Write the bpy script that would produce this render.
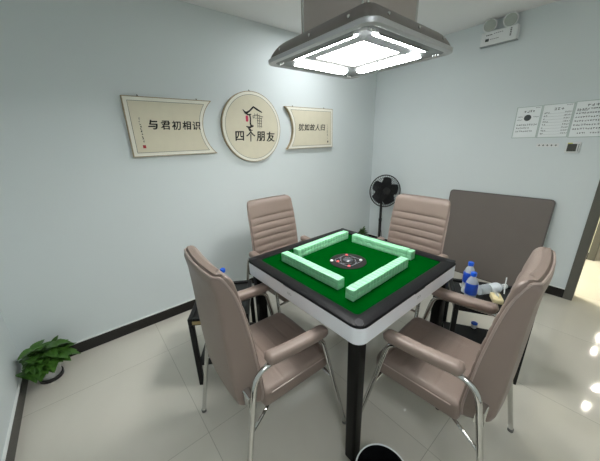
import bpy, bmesh, math, random
from mathutils import Vector, Matrix, noise
PI = math.pi
R_ = random.Random(7)
for o in list(bpy.data.objects): bpy.data.objects.remove(o)
SC = bpy.context.scene
COL = SC.collection

# ------------------------------------------------------------------ camera
cam_data = bpy.data.cameras.new('camera'); cam = bpy.data.objects.new('camera', cam_data); COL.objects.link(cam)
fw = Vector((0.59663, 0.73821, -0.31475)); rt = Vector((0.77075, -0.63635, -0.03148)); up = Vector((0.22353, 0.22381, 0.94865))
M = Matrix.Identity(4)
for i in range(3):
    M[i][0] = rt[i]; M[i][1] = up[i]; M[i][2] = -fw[i]
M.translation = Vector((-1.12476, -0.94931, 1.47187))
cam.matrix_world = M
cam_data.sensor_fit = 'HORIZONTAL'; cam_data.sensor_width = 36; cam_data.lens = 36 * 267.95 / 600
cam_data.clip_start = 0.05
SC.camera = cam

# ------------------------------------------------------------------ world, lights, exposure
w = bpy.data.worlds.new('world'); SC.world = w; w.use_nodes = True
w.node_tree.nodes['Background'].inputs[0].default_value = (0.6, 0.7, 0.75, 1); w.node_tree.nodes['Background'].inputs[1].default_value = 0.05
SC.view_settings.view_transform = 'Standard'; SC.view_settings.look = 'None'
SC.view_settings.gamma = 1; SC.view_settings.exposure = 1.02; SC.view_settings.use_curve_mapping = False
LAMP_PANEL, LAMP_STRIP = 27, 27          # the table lamp's emission
ROOM_FILL = 5.0                              # added ceiling fill light, hidden behind the hood lamp chimney
NEAR_FILL = 4.5                             # added ceiling fill light, out of view behind the camera
def area(name, loc, sx, sy, power, col=(1, 1, 1), rot=(0, 0, 0)):
    l = bpy.data.lights.new(name, 'AREA'); l.shape = 'RECTANGLE'; l.size = sx; l.size_y = sy; l.energy = power; l.color = col
    o = bpy.data.objects.new(name, l); COL.objects.link(o); o.location = loc; o.rotation_euler = rot
    return o
area('added_fill_light', (0.82, 0.80, 2.44), 0.28, 0.28, ROOM_FILL, (0.95, 0.98, 1.0))
area('added_near_fill_light', (-1.3, -1.75, 2.44), 0.5, 0.5, NEAR_FILL, (0.95, 0.98, 1.0))
area('corridor_light', (2.85, 0.55, 2.44), 0.3, 1.2, 48, (1.0, 0.94, 0.80))
for (dx, dy) in ((4.03, -1.31), (4.55, -1.36), (5.66, -1.26), (6.2, -1.28), (4.3, 0.2), (5.9, 0.2)):
    area('downlight_lamp', (dx, dy, 2.45), 0.035, 0.035, 1.6, (1.0, 0.94, 0.82))

# ------------------------------------------------------------------ materials
MATS = {}
def mat(name, col, rough=0.5, metal=0.0, emit=0.0, noise_amt=0.0, noise_scale=8.0, bump=0.0, bump_scale=200.0,
        spec=0.5, trans=0.0, alpha=1.0, ior=1.45, coat=0.0, ecol=None, col2=None, rough_var=0.0):
    m = bpy.data.materials.new(name); m.use_nodes = True; nt = m.node_tree; b = nt.nodes['Principled BSDF']
    b.inputs['Base Color'].default_value = (*col, 1); b.inputs['Roughness'].default_value = rough
    b.inputs['Metallic'].default_value = metal; b.inputs['Specular IOR Level'].default_value = spec
    b.inputs['Transmission Weight'].default_value = trans; b.inputs['IOR'].default_value = ior
    b.inputs['Coat Weight'].default_value = coat; b.inputs['Alpha'].default_value = alpha
    if emit:
        b.inputs['Emission Color'].default_value = (*(ecol or col), 1); b.inputs['Emission Strength'].default_value = emit
    tc = nt.nodes.new('ShaderNodeTexCoord')
    if noise_amt or col2:
        n = nt.nodes.new('ShaderNodeTexNoise'); n.inputs['Scale'].default_value = noise_scale; n.inputs['Detail'].default_value = 4
        nt.links.new(tc.outputs['Object'], n.inputs['Vector'])
        mx = nt.nodes.new('ShaderNodeMix'); mx.data_type = 'RGBA'
        a = tuple(max(0, c * (1 - noise_amt)) for c in col); c2 = col2 or tuple(min(1, c * (1 + noise_amt)) for c in col)
        mx.inputs[6].default_value = (*(col if col2 else a), 1); mx.inputs[7].default_value = (*c2, 1)
        nt.links.new(n.outputs[0], mx.inputs[0]); nt.links.new(mx.outputs[2], b.inputs['Base Color'])
    if bump:
        n2 = nt.nodes.new('ShaderNodeTexNoise'); n2.inputs['Scale'].default_value = bump_scale; n2.inputs['Detail'].default_value = 3
        nt.links.new(tc.outputs['Object'], n2.inputs['Vector'])
        bp = nt.nodes.new('ShaderNodeBump'); bp.inputs['Strength'].default_value = bump; bp.inputs['Distance'].default_value = 0.002
        nt.links.new(n2.outputs[0], bp.inputs['Height']); nt.links.new(bp.outputs[0], b.inputs['Normal'])
    MATS[name] = m
    return m
m_wall = mat('wall_paint', (0.70, 0.755, 0.76), 0.75, noise_amt=0.03, noise_scale=1.5, bump=0.15, bump_scale=90, spec=0.3)
m_ceil = mat('ceiling_paint', (0.86, 0.86, 0.86), 0.85, noise_amt=0.02, noise_scale=2, spec=0.2)
m_cream_wall = mat('corridor_paint', (0.72, 0.70, 0.55), 0.7, spec=0.3, noise_amt=0.02)
m_skirt = mat('black_skirting', (0.012, 0.010, 0.009), 0.25, noise_amt=0.3, noise_scale=20)
m_caulk = mat('white_caulk', (0.80, 0.82, 0.80), 0.6, noise_amt=0.05)
m_frame = mat('taupe_door_frame', (0.115, 0.112, 0.095), 0.5, noise_amt=0.06, noise_scale=12)
m_vinyl = mat('pink_taupe_vinyl', (0.238, 0.182, 0.155), 0.40, noise_amt=0.07, noise_scale=5, bump=0.35, bump_scale=420, spec=0.45)
m_piping = mat('pale_piping', (0.36, 0.285, 0.25), 0.35, noise_amt=0.05)
m_seam = mat('seam_thread', (0.22, 0.16, 0.14), 0.6)
m_chrome = mat('chrome', (0.60, 0.60, 0.58), 0.09, metal=1.0, rough_var=0.1)
m_foot = mat('grey_foot_cap', (0.16, 0.16, 0.15), 0.5)
m_black = mat('gloss_black_panel', (0.004, 0.004, 0.004), 0.3, spec=0.18, noise_amt=0.2, noise_scale=30)
m_rim = mat('black_rim_plastic', (0.009, 0.009, 0.010), 0.36, bump=0.1, bump_scale=500, spec=0.10)
m_rim_metal = mat('grey_corner_joint', (0.02, 0.02, 0.022), 0.35, spec=0.2)
m_apron = mat('silver_white_apron', (0.80, 0.82, 0.86), 0.3, noise_amt=0.03, noise_scale=6, spec=0.5)
m_felt = mat('green_felt', (0.0, 0.046, 0.004), 1.0, noise_amt=0.25, noise_scale=160, bump=0.3, bump_scale=900, spec=0.0)
m_disc = mat('charcoal_disc', (0.014, 0.014, 0.013), 0.6, spec=0.1, noise_amt=0.1)
m_disc_line = mat('pale_grey_print', (0.17, 0.18, 0.21), 0.4)
m_red = mat('red_button', (0.75, 0.09, 0.10), 0.4)
m_white = mat('white_plastic', (0.75, 0.77, 0.76), 0.4, noise_amt=0.02)
m_mint = mat('mint_tile_back', (0.27, 0.62, 0.37), 0.35, noise_amt=0.03, spec=0.4)
m_ivory = mat('pale_mint_tile_body', (0.36, 0.62, 0.45), 0.35, noise_amt=0.03, spec=0.4)
m_steel = mat('brushed_taupe_steel', (0.19, 0.172, 0.16), 0.36, metal=0.5, noise_amt=0.08, noise_scale=3)
m_chimney = mat('taupe_chimney_steel', (0.44, 0.39, 0.36), 0.38, metal=0.2, noise_amt=0.08, noise_scale=3)
m_hood = mat('satin_grey_steel', (0.55, 0.55, 0.56), 0.33, metal=0.5, noise_amt=0.05, noise_scale=5)
m_hoodunder = mat('grey_lamp_plate', (0.23, 0.235, 0.24), 0.4, metal=0.3, noise_amt=0.05)
m_panel = mat('lit_panel', (1, 1, 0.97), 0.5, emit=LAMP_PANEL, ecol=(1.0, 0.985, 0.93))
m_strip = mat('lit_strip', (1, 1, 0.98), 0.5, emit=LAMP_STRIP, ecol=(0.96, 1.0, 1.0))
m_edgewood = mat('worn_tan_frame_edge', (0.25, 0.185, 0.10), 0.6, noise_scale=40, col2=(0.52, 0.43, 0.28))
m_matboard = mat('cream_border', (0.84, 0.82, 0.72), 0.75, noise_amt=0.05, noise_scale=20)
m_paper = mat('beige_scroll_paper', (0.72, 0.67, 0.52), 0.85, noise_amt=0.06, noise_scale=14)
m_ink = mat('black_ink', (0.012, 0.011, 0.010), 0.7)
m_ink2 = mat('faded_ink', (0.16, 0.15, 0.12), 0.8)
m_seal = mat('red_seal_ink', (0.42, 0.045, 0.05), 0.7)
m_fan = mat('black_fan_plastic', (0.012, 0.012, 0.013), 0.35)
m_fanblade = mat('smoky_fan_blade', (0.035, 0.035, 0.038), 0.3)
m_lid = mat('grey_brown_table_lid', (0.165, 0.142, 0.126), 0.5, noise_amt=0.05, noise_scale=6, bump=0.2, bump_scale=300)
m_lid_edge = mat('grey_lid_edging', (0.105, 0.095, 0.088), 0.45)
m_sign = mat('white_poster', (0.84, 0.88, 0.88), 0.4, noise_amt=0.02)
m_signink = mat('dark_print', (0.05, 0.06, 0.06), 0.6)
m_signgrey = mat('grey_print', (0.30, 0.33, 0.33), 0.6)
m_acryl = mat('acrylic_edge', (0.50, 0.58, 0.55), 0.2, spec=0.6)
m_screen = mat('dark_screen', (0.07, 0.07, 0.06), 0.15)
m_yellow = mat('yellow_sticker', (0.60, 0.60, 0.08), 0.5)
m_lens = mat('frosted_lamp_head', (0.42, 0.46, 0.42), 0.3, noise_amt=0.05)
m_leaf = mat('pothos_leaf', (0.02, 0.075, 0.012), 0.35, noise_scale=7, col2=(0.09, 0.21, 0.03), spec=0.5)
m_leafdark = mat('dark_leaf', (0.03, 0.10, 0.02), 0.4, noise_amt=0.3, noise_scale=12)
m_stem = mat('green_stem', (0.09, 0.20, 0.04), 0.5)
m_soil = mat('soil', (0.03, 0.02, 0.012), 0.95, noise_amt=0.4, noise_scale=60)
m_pot = mat('grey_white_pot', (0.50, 0.51, 0.50), 0.35, noise_amt=0.05)
m_potbase = mat('dark_pot_base', (0.02, 0.02, 0.02), 0.4)
m_tableblack = mat('black_side_table', (0.008, 0.008, 0.008), 0.4, spec=0.25, noise_amt=0.2, noise_scale=20)
m_smoked = mat('black_tray_top', (0.010, 0.010, 0.010), 0.3, spec=0.25)
m_gold = mat('brass_sticker', (0.36, 0.27, 0.12), 0.5)
m_pet = mat('clear_bottle_plastic', (0.80, 0.87, 0.92), 0.08, alpha=0.38)
m_blue = mat('blue_cap', (0.01, 0.10, 0.62), 0.35)
m_label = mat('blue_bottle_label', (0.015, 0.05, 0.42), 0.35, noise_scale=60, col2=(0.02, 0.10, 0.55))
m_silver = mat('silver_bottle_label', (0.70, 0.74, 0.78), 0.3, noise_amt=0.1, noise_scale=60)
m_card = mat('pale_card', (0.50, 0.51, 0.47), 0.6, noise_amt=0.05)
m_tissue = mat('cream_packet', (0.72, 0.62, 0.36), 0.6, noise_amt=0.08, noise_scale=30)
m_pink = mat('pink_packet', (0.72, 0.20, 0.26), 0.5, noise_scale=60, col2=(0.80, 0.72, 0.76))
m_bin = mat('black_bin_plastic', (0.008, 0.008, 0.009), 0.25)
m_binrim = mat('silver_bin_rim', (0.72, 0.74, 0.74), 0.3)
m_down = mat('lit_downlight', (1, 0.97, 0.9), 0.5, emit=12.0)
m_room = mat('added_panel_glow', (1, 1, 1), 0.5, emit=4.0)  # glow of the two added ceiling fill panels

def floor_material(name, base, base2, rough):
    m = bpy.data.materials.new(name); m.use_nodes = True; nt = m.node_tree; b = nt.nodes['Principled BSDF']; L = nt.links.new
    tc = nt.nodes.new('ShaderNodeTexCoord')
    sep = nt.nodes.new('ShaderNodeSeparateXYZ'); L(tc.outputs['Object'], sep.inputs[0])
    def node(op, a, bb=None, v=None):
        n = nt.nodes.new('ShaderNodeMath'); n.operation = op; L(a, n.inputs[0])
        if bb is not None: L(bb, n.inputs[1])
        elif v is not None: n.inputs[1].default_value = v
        return n.outputs[0]
    def joint(s, off):
        a = node('SUBTRACT', s, v=off); a = node('DIVIDE', a, v=0.8)
        fr = node('FRACT', a); c = node('SUBTRACT', fr, v=0.5); c = node('ABSOLUTE', c)
        return node('GREATER_THAN', c, v=0.5 - 0.0016), node('FLOOR', a)
    jx, ix = joint(sep.outputs[0], -0.885); jy, iy = joint(sep.outputs[1], 0.985)
    j = node('MAXIMUM', jx, jy)
    # marble clouds, each tile a little different
    comb = nt.nodes.new('ShaderNodeCombineXYZ'); L(ix, comb.inputs[0]); L(iy, comb.inputs[1])
    wn = nt.nodes.new('ShaderNodeTexWhiteNoise'); L(comb.outputs[0], wn.inputs['Vector'])
    off = nt.nodes.new('ShaderNodeVectorMath'); off.operation = 'MULTIPLY_ADD'; L(wn.outputs['Color'], off.inputs[0]); off.inputs[1].default_value = (5, 5, 5); L(tc.outputs['Object'], off.inputs[2])
    n1 = nt.nodes.new('ShaderNodeTexNoise'); n1.inputs['Scale'].default_value = 1.6; n1.inputs['Detail'].default_value = 6; n1.inputs['Distortion'].default_value = 1.2
    L(off.outputs[0], n1.inputs['Vector'])
    mx = nt.nodes.new('ShaderNodeMix'); mx.data_type = 'RGBA'; L(n1.outputs[0], mx.inputs[0])
    mx.inputs[6].default_value = (*base, 1); mx.inputs[7].default_value = (*base2, 1)
    mj = nt.nodes.new('ShaderNodeMix'); mj.data_type = 'RGBA'; L(j, mj.inputs[0]); L(mx.outputs[2], mj.inputs[6]); mj.inputs[7].default_value = (base[0]*0.66, base[1]*0.66, base[2]*0.63, 1)
    L(mj.outputs[2], b.inputs['Base Color'])
    b.inputs['Roughness'].default_value = rough; b.inputs['Specular IOR Level'].default_value = 0.5
    return m
m_floor = floor_material('polished_porcelain_tiles', (0.62, 0.585, 0.51), (0.72, 0.69, 0.61), 0.07)

# ------------------------------------------------------------------ helpers
def finish(name, bm, m, parent=None, angle=35, loc=None):
    bmesh.ops.recalc_face_normals(bm, faces=bm.faces)
    ca = math.radians(angle)
    for e in bm.edges:
        e.smooth = not (len(e.link_faces) == 2 and e.calc_face_angle(0) > ca)
    for f in bm.faces: f.smooth = True
    me = bpy.data.meshes.new(name); bm.to_mesh(me); bm.free()
    for x in (m if isinstance(m, (list, tuple)) else [m]): me.materials.append(x)
    o = bpy.data.objects.new(name, me); COL.objects.link(o)
    if parent: o.parent = parent
    if loc: o.location = loc
    return o
def tag(o, label=None, cat=None, group=None, kind=None):
    if label: o['label'] = label
    if cat: o['category'] = cat
    if group: o['group'] = group
    if kind: o['kind'] = kind
    return o
def empty(name, loc, rz, label, cat, group=None):
    o = bpy.data.objects.new(name, None); COL.objects.link(o); o.empty_display_size = 0.05
    o.location = loc; o.rotation_euler = (0, 0, rz)
    return tag(o, label, cat, group)
def copy_tree(o, parent=None):
    c = o.copy(); COL.objects.link(c)
    if parent: c.parent = parent
    for ch in list(o.children): copy_tree(ch, c)
    return c
def box(bm, x0, x1, y0, y1, z0, z1, bev=0.0, seg=2, mi=0):
    t = bmesh.new(); bmesh.ops.create_cube(t, size=1)
    for v in t.verts: v.co = Vector(((x0 + x1) / 2 + v.co.x * (x1 - x0), (y0 + y1) / 2 + v.co.y * (y1 - y0), (z0 + z1) / 2 + v.co.z * (z1 - z0)))
    if bev: bmesh.ops.bevel(t, geom=list(t.edges), offset=bev, segments=seg, profile=0.5, affect='EDGES')
    for f in t.faces: f.material_index = mi
    me = bpy.data.meshes.new('t'); t.to_mesh(me); t.free(); bm.from_mesh(me); bpy.data.meshes.remove(me)
def xform(bm, mtx):
    bmesh.ops.transform(bm, matrix=mtx, verts=bm.verts)
def loft(bm, rings, cap=True, closed=True):
    vs = [[bm.verts.new(p) for p in r] for r in rings]
    n = len(vs[0])
    for a, b in zip(vs[:-1], vs[1:]):
        for i in range(n if closed else n - 1):
            j = (i + 1) % n
            try: bm.faces.new((a[i], a[j], b[j], b[i]))
            except ValueError: pass
    if cap:
        bm.faces.new(vs[0][::-1]); bm.faces.new(vs[-1])
    return vs
def tube(bm, pts, r, n=12, closed=False, cap=True):
    pts = [Vector(p) for p in pts]; N = len(pts); rings = []
    rad = r if isinstance(r, (list, tuple)) else [r] * N
    t0 = ((pts[1] - pts[0])).normalized(); nrm = t0.orthogonal().normalized()
    for i in range(N):
        if closed: t = (pts[(i + 1) % N] - pts[i - 1]).normalized()
        else: t = (pts[min(i + 1, N - 1)] - pts[max(i - 1, 0)]).normalized()
        nrm = (nrm - t * nrm.dot(t)).normalized(); bn = t.cross(nrm)
        rings.append([pts[i] + (nrm * math.cos(2 * PI * k / n) + bn * math.sin(2 * PI * k / n)) * rad[i] for k in range(n)])
    if closed:
        rings.append(rings[0]); vs = [[bm.verts.new(p) for p in rr] for rr in rings[:-1]]
        # best rotation match between last and first ring
        best = min(range(n), key=lambda s: sum((rings[-2][k] - rings[0][(k + s) % n]).length for k in range(n)))
        for a, b in zip(vs[:-1], vs[1:]):
            for i in range(n): bm.faces.new((a[i], a[(i + 1) % n], b[(i + 1) % n], b[i]))
        a, b = vs[-1], vs[0]
        for i in range(n): bm.faces.new((a[i], a[(i + 1) % n], b[(i + 1 + best) % n], b[(i + best) % n]))
    else: loft(bm, rings, cap)
def smooth_path(pts, rads, seg=8):
    """polyline with rounded corners"""
    P = [Vector(p) for p in pts]; out = [P[0]]
    for i in range(1, len(P) - 1):
        a = (P[i - 1] - P[i]).normalized(); b = (P[i + 1] - P[i]).normalized(); r = rads[i - 1] if isinstance(rads, (list, tuple)) else rads
        s = P[i] + a * r; e = P[i] + b * r
        for k in range(seg + 1):
            t = k / seg; out.append(s * (1 - t) ** 2 + P[i] * 2 * t * (1 - t) + e * t * t)
    out.append(P[-1]); return out
def lathe(bm, prof, n=32, mi=0, cap=True):
    rings = [[Vector((r * math.cos(2 * PI * k / n), r * math.sin(2 * PI * k / n), z)) for k in range(n)] for r, z in prof]
    before = set(bm.faces); loft(bm, rings, cap)
    for f in bm.faces:
        if f not in before: f.material_index = mi
def rrect(w, h, r, seg=6, cx=0, cy=0):
    """rounded rectangle outline, half sizes w,h"""
    out = []
    r = min(r, w - 1e-5, h - 1e-5)
    for (sx, sy, a0) in ((1, 1, 0), (-1, 1, PI / 2), (-1, -1, PI), (1, -1, 1.5 * PI)):
        for k in range(seg + 1):
            a = a0 + PI / 2 * k / seg
            out.append((cx + sx * (w - r) + r * math.cos(a), cy + sy * (h - r) + r * math.sin(a)))
    return out
def prism(bm, outline, f0, f1, mapf, bev=0.0):
    """extrude a 2D outline between depths f0,f1 mapped by mapf(u,v,d)"""
    loft(bm, [[Vector(mapf(u, v, f0)) for u, v in outline], [Vector(mapf(u, v, f1)) for u, v in outline]])
def poly(bm, pts):
    bm.faces.new([bm.verts.new(p) for p in pts])
def struct(name, bm, m, parent=None):
    o = finish(name, bm, m, parent)
    if not parent: o['kind'] = 'structure'
    return o
def text_bm(s, size, bold=0.0, rough=0.0, shear=0.0):
    """glyph outlines as a flat mesh in the XY plane, centred"""
    c = bpy.data.curves.new('glyphs', 'FONT'); c.body = s; c.size = size; c.align_x = 'CENTER'; c.align_y = 'CENTER'; c.shear = shear
    c.offset = 0.0; c.resolution_u = 4; c.extrude = 0.0004
    o = bpy.data.objects.new('glyphs', c); COL.objects.link(o)
    dg = bpy.context.evaluated_depsgraph_get(); me = bpy.data.meshes.new_from_object(o.evaluated_get(dg))
    bm = bmesh.new(); bm.from_mesh(me)
    bpy.data.objects.remove(o); bpy.data.curves.remove(c); bpy.data.meshes.remove(me)
    if bold:
        me = bpy.data.meshes.new('t'); bm.to_mesh(me); base = bm; bm = bmesh.new()
        for k in range(5):
            a = 2 * PI * k / 5; before = len(bm.verts); bm.from_mesh(me); bm.verts.ensure_lookup_table()
            for v in bm.verts[before:]: v.co += Vector((math.cos(a) * bold, math.sin(a) * bold * 0.7, k * 0.00003))
        base.free(); bpy.data.meshes.remove(me)
    if rough:
        for v in bm.verts:
            p = Vector((v.co.x / size * 3, v.co.y / size * 3, 0))
            v.co.x += (noise.noise(p * 2.0)) * rough * size; v.co.y += (noise.noise(p * 2.0 + Vector((7, 3, 1)))) * rough * size
    return bm
def brush(bm, pts, ws, mapf, fat=1.0):
    ws = [w_ * fat for w_ in ws]
    """a brush stroke: ribbon through 2D points with widths"""
    P = []
    for i in range(len(pts) - 1):
        for k in range(4):
            t = k / 4; P.append((pts[i][0] * (1 - t) + pts[i + 1][0] * t, pts[i][1] * (1 - t) + pts[i + 1][1] * t, ws[i] * (1 - t) + ws[i + 1] * t))
    P.append((*pts[-1], ws[-1]))
    L, Rr = [], []
    for i, (x, y, w_) in enumerate(P):
        a = P[max(i - 1, 0)]; b = P[min(i + 1, len(P) - 1)]; dx, dy = b[0] - a[0], b[1] - a[1]; l = math.hypot(dx, dy) or 1
        nx, ny = -dy / l * w_ / 2, dx / l * w_ / 2
        L.append(bm.verts.new(mapf(x + nx, y + ny))); Rr.append(bm.verts.new(mapf(x - nx, y - ny)))
    for i in range(len(P) - 1): bm.faces.new((L[i], L[i + 1], Rr[i + 1], Rr[i]))

# ------------------------------------------------------------------ room shell
XL, XR, YB, YF, HC = -1.696, 2.144, 1.418, -2.3, 2.472
WT = 0.12
bm = bmesh.new(); box(bm, XL - WT, 8.1, -3.1, YB + WT, -0.08, 0.0); struct('floor', bm, m_floor)
bm = bmesh.new(); box(bm, XL - WT, XR + WT, YF - WT, YB + WT, HC, HC + 0.08); struct('ceiling', bm, m_ceil)
bm = bmesh.new(); box(bm, XL - WT, XR, YB, YB + WT, 0, HC); struct('wall_back', bm, m_wall)
bm = bmesh.new(); box(bm, XL - WT, XL, YF, YB, 0, HC); struct('wall_left', bm, m_wall)
bm = bmesh.new(); box(bm, XL - WT, XR, YF - WT, YF, 0, HC); struct('wall_front', bm, m_wall)
D0, D1, DH = -0.86, -1.78, 2.12     # door opening edges in the right wall
bm = bmesh.new()
box(bm, XR, XR + WT, D0, YB + WT, 0, HC); box(bm, XR, XR + WT, YF - WT, D1, 0, HC); box(bm, XR, XR + WT, D1, D0, DH, HC)
struct('wall_right', bm, m_wall)
def door_frame(name, x0, x1, ya, yb, h, cw=0.06):
    bm = bmesh.new()
    for (y0, y1) in ((ya - 0.004, ya + cw), (yb - cw, yb + 0.004)): box(bm, x0 - 0.015, x1 + 0.015, y0, y1, 0, h + cw, 0.003, 1)
    box(bm, x0 - 0.015, x1 + 0.015, yb + 0.004, ya - 0.004, h, h + cw, 0.003, 1)
    return struct(name, bm, m_frame)
door_frame('door_1', XR, XR + WT, D0, D1, DH)
# corridor and the room beyond the doorway
X2 = 3.45
bm = bmesh.new(); box(bm, X2, X2 + WT, -0.90, YB + WT, 0, HC); box(bm, X2, X2 + WT, -3.1, -1.82, 0, HC); box(bm, X2, X2 + WT, -1.82, -0.90, DH, HC)
struct('wall_corridor', bm, m_cream_wall)
door_frame('door_2', X2, X2 + WT, -0.90, -1.82, DH)
bm = bmesh.new(); box(bm, XR + WT, 8.1, -3.1, YB + WT, HC, HC + 0.08); struct('ceiling_corridor', bm, m_ceil)
bm = bmesh.new(); box(bm, 8.0, 8.1, -3.1, YB + WT, 0, HC); box(bm, XR + WT, 8.0, YB, YB + WT, 0, HC); box(bm, XR + WT, 8.0, -3.2, -3.1, 0, HC)
struct('wall_beyond', bm, m_cream_wall)
def skirting(name, segs, h=0.09, t=0.012):
    """segs: (x0,x1,y0,y1, nx, ny)"""
    bm = bmesh.new()
    for (x0, x1, y0, y1) in segs: box(bm, x0, x1, y0, y1, 0, h, 0.002, 1)
    o = struct(name, bm, m_skirt)
    bm = bmesh.new()
    for (x0, x1, y0, y1) in segs: box(bm, x0, x1, y0, y1, h, h + 0.007)
    finish('caulk_line', bm, m_caulk, o)
skirting('baseboard_back', [(XL, XR, YB - 0.012, YB)])
skirting('baseboard_left', [(XL, XL + 0.012, YF, YB - 0.012)])
skirting('baseboard_right', [(XR - 0.012, XR, D0 + 0.06, YB - 0.012), (XR - 0.012, XR, YF, D1 - 0.06)])
skirting('baseboard_front', [(XL + 0.012, XR - 0.012, YF, YF + 0.012)])
skirting('baseboard_corridor', [(X2 - 0.012, X2, -0.84, YB)])

# panels for the two added, unseen fill lights; downlights beyond the door
for (cx, cy, hw_, lab) in ((0.82, 0.80, 0.16, 'small square added fill light panel on the ceiling, hidden behind the hood lamp chimney'), (-1.3, -1.75, 0.27, 'square added fill light panel on the ceiling at the near end of the room')):
    o = empty('added_ceiling_light', (cx, cy, HC), 0, lab, 'ceiling light')
    bm = bmesh.new(); box(bm, -hw_, hw_, -hw_, hw_, -0.02, 0, 0.003); finish('housing', bm, m_white, o)
    bm = bmesh.new(); box(bm, -hw_ + .015, hw_ - .015, -hw_ + .015, hw_ - .015, -0.023, -0.02); finish('diffuser', bm, m_room, o)
for k, (dx, dy) in enumerate(((4.03, -1.31), (4.55, -1.36), (5.66, -1.26), (6.2, -1.28))):
    o = empty('downlight', (dx, dy, HC), 0, 'small round ceiling downlight in the room beyond the doorway, %s from the door' % ('nearest', 'second', 'third', 'farthest')[k], 'ceiling light', 'downlights beyond the doorway')
    bm = bmesh.new(); lathe(bm, [(0.045, 0), (0.065, 0), (0.065, -0.008), (0.05, -0.012), (0.045, -0.006)], 24, cap=False); finish('bezel', bm, m_white, o)
    bm = bmesh.new(); lathe(bm, [(0.028, -0.001), (0.028, -0.005)], 24); finish('bulb', bm, m_down, o)

# ------------------------------------------------------------------ mahjong table
TZ = 0.80; TH = 0.44
T = empty('mahjong_table', (0, 0, 0), 0, 'square automatic mahjong table with green felt, black rim and white apron', 'mahjong table')
def ring_profile(bm, prof, seg=6):
    """prof: list of (half, z, corner radius) loops around the table"""
    rings = [[Vector((u, v, z)) for u, v in rrect(h, h, r, seg)] for h, z, r in prof]
    return loft(bm, rings, cap=False)
bm = bmesh.new()
ring_profile(bm, [(0.372, 0.790, 0.02), (0.374, 0.7965, 0.021), (0.386, 0.8000, 0.024), (0.424, 0.8005, 0.035), (0.436, 0.7975, 0.045), (0.4405, 0.792, 0.05), (0.4405, 0.788, 0.05), (0.372, 0.784, 0.02), (0.372, 0.790, 0.02)])
finish('rim', bm, m_rim, T, 30)
for sx in (-1, 1):
    for sy in (-1, 1):
        bm = bmesh.new()
        # diagonal joint plate at each corner of the rim
        pts = [(0.389, 0.389), (0.412, 0.389), (0.426, 0.402), (0.430, 0.418), (0.426, 0.426), (0.418, 0.430), (0.402, 0.426), (0.389, 0.412)]
        prism(bm, [(sx * a, sy * b) for a, b in pts], 0.8002, 0.8018, lambda u, v, d: (u, v, d)); j_ = finish('corner_joint', bm, m_rim_metal, T)
bm = bmesh.new()
ring_profile(bm, [(0.43, 0.7875, 0.045), (0.4395, 0.786, 0.05), (0.4395, 0.714, 0.05), (0.434, 0.706, 0.046), (0.40, 0.704, 0.03), (0.40, 0.7875, 0.03), (0.43, 0.7875, 0.045)])
finish('apron', bm, m_apron, T, 30)
bm = bmesh.new(); prism(bm, rrect(0.373, 0.373, 0.02), 0.775, 0.7915, lambda u, v, d: (u, v, d)); finish('felt_top', bm, m_felt, T)
bm = bmesh.new(); prism(bm, rrect(0.405, 0.405, 0.03), 0.691, 0.722, lambda u, v, d: (u, v, d)); finish('undertray', bm, m_black, T)
for sx in (-1, 1):
    for sy in (-1, 1):
        bm = bmesh.new(); cx, cy = sx * 0.386, sy * 0.386
        loft(bm, [[Vector((u, v, z)) for u, v in rrect(h, h, r, 4, cx, cy)] for z, h, r in ((0, 0.024, 0.01), (0.004, 0.028, 0.012), (0.69, 0.030, 0.012), (0.716, 0.030, 0.012))])
        finish('leg', bm, m_black, T)
for (nx, ny) in ((0, -1), (-1, 0), (1, 0), (0, 1)):
    rot = Matrix.Rotation(math.atan2(nx, -ny), 4, 'Z')
    # drawer pull lip on the rim, and a small mark on the apron
    bm = bmesh.new(); box(bm, -0.045, 0.045, -0.4435, -0.437, 0.7865, 0.7935, 0.002, 1); xform(bm, rot); finish('drawer_pull', bm, m_rim, T)
    bm = bmesh.new()
    for pts in ([(-0.016, -0.004), (-0.010, 0.005), (-0.002, -0.003), (0.005, 0.005), (0.016, -0.004)], [(-0.016, -0.007), (0.016, -0.007)]): brush(bm, pts, [0.0022] * len(pts), lambda x, y: (x, y, 0))
    xform(bm, rot @ Matrix.Translation((0.0, -0.4401, 0.757)) @ Matrix.Rotation(PI / 2, 4, 'X')); finish('logo', bm, m_signgrey, T)
# centre console
D = bm = bmesh.new(); lathe(bm, [(0.108, 0.7915), (0.108, 0.7945), (0.10, 0.7965), (0.06, 0.797)], 48); C0 = finish('centre_disc', bm, m_disc, T)
bm = bmesh.new()
zz = 0.7974
def arcpts(cx, cy, r, a0, a1, n=10): return [(cx + r * math.cos(a0 + (a1 - a0) * k / n), cy + r * math.sin(a0 + (a1 - a0) * k / n)) for k in range(n + 1)]
mp = lambda x, y: (x, y, zz)
q = rrect(0.062, 0.062, 0.028, 5); q = q + [q[0]]
brush(bm, q, [0.0035] * len(q), mp)
for a in range(4):
    pts = arcpts(0, 0, 0.043, a * PI / 2 + 0.35, a * PI / 2 + 1.2); brush(bm, pts, [0.003] * len(pts), mp)
    for rr_, dd in ((0.052, 0.12), (0.056, -0.12)):
        pts = arcpts(0, 0, rr_, a * PI / 2 + dd, a * PI / 2 + dd + 0.25, 4); brush(bm, pts, [0.004] * len(pts), mp)
finish('printed_ring', bm, m_disc_line, C0)
bm = bmesh.new(); lathe(bm, [(0.030, 0.797), (0.030, 0.801), (0.024, 0.806), (0.012, 0.808)], 28); finish('dice_dome', bm, mat('dome_grey', (0.05, 0.055, 0.065), 0.25), C0)
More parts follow.
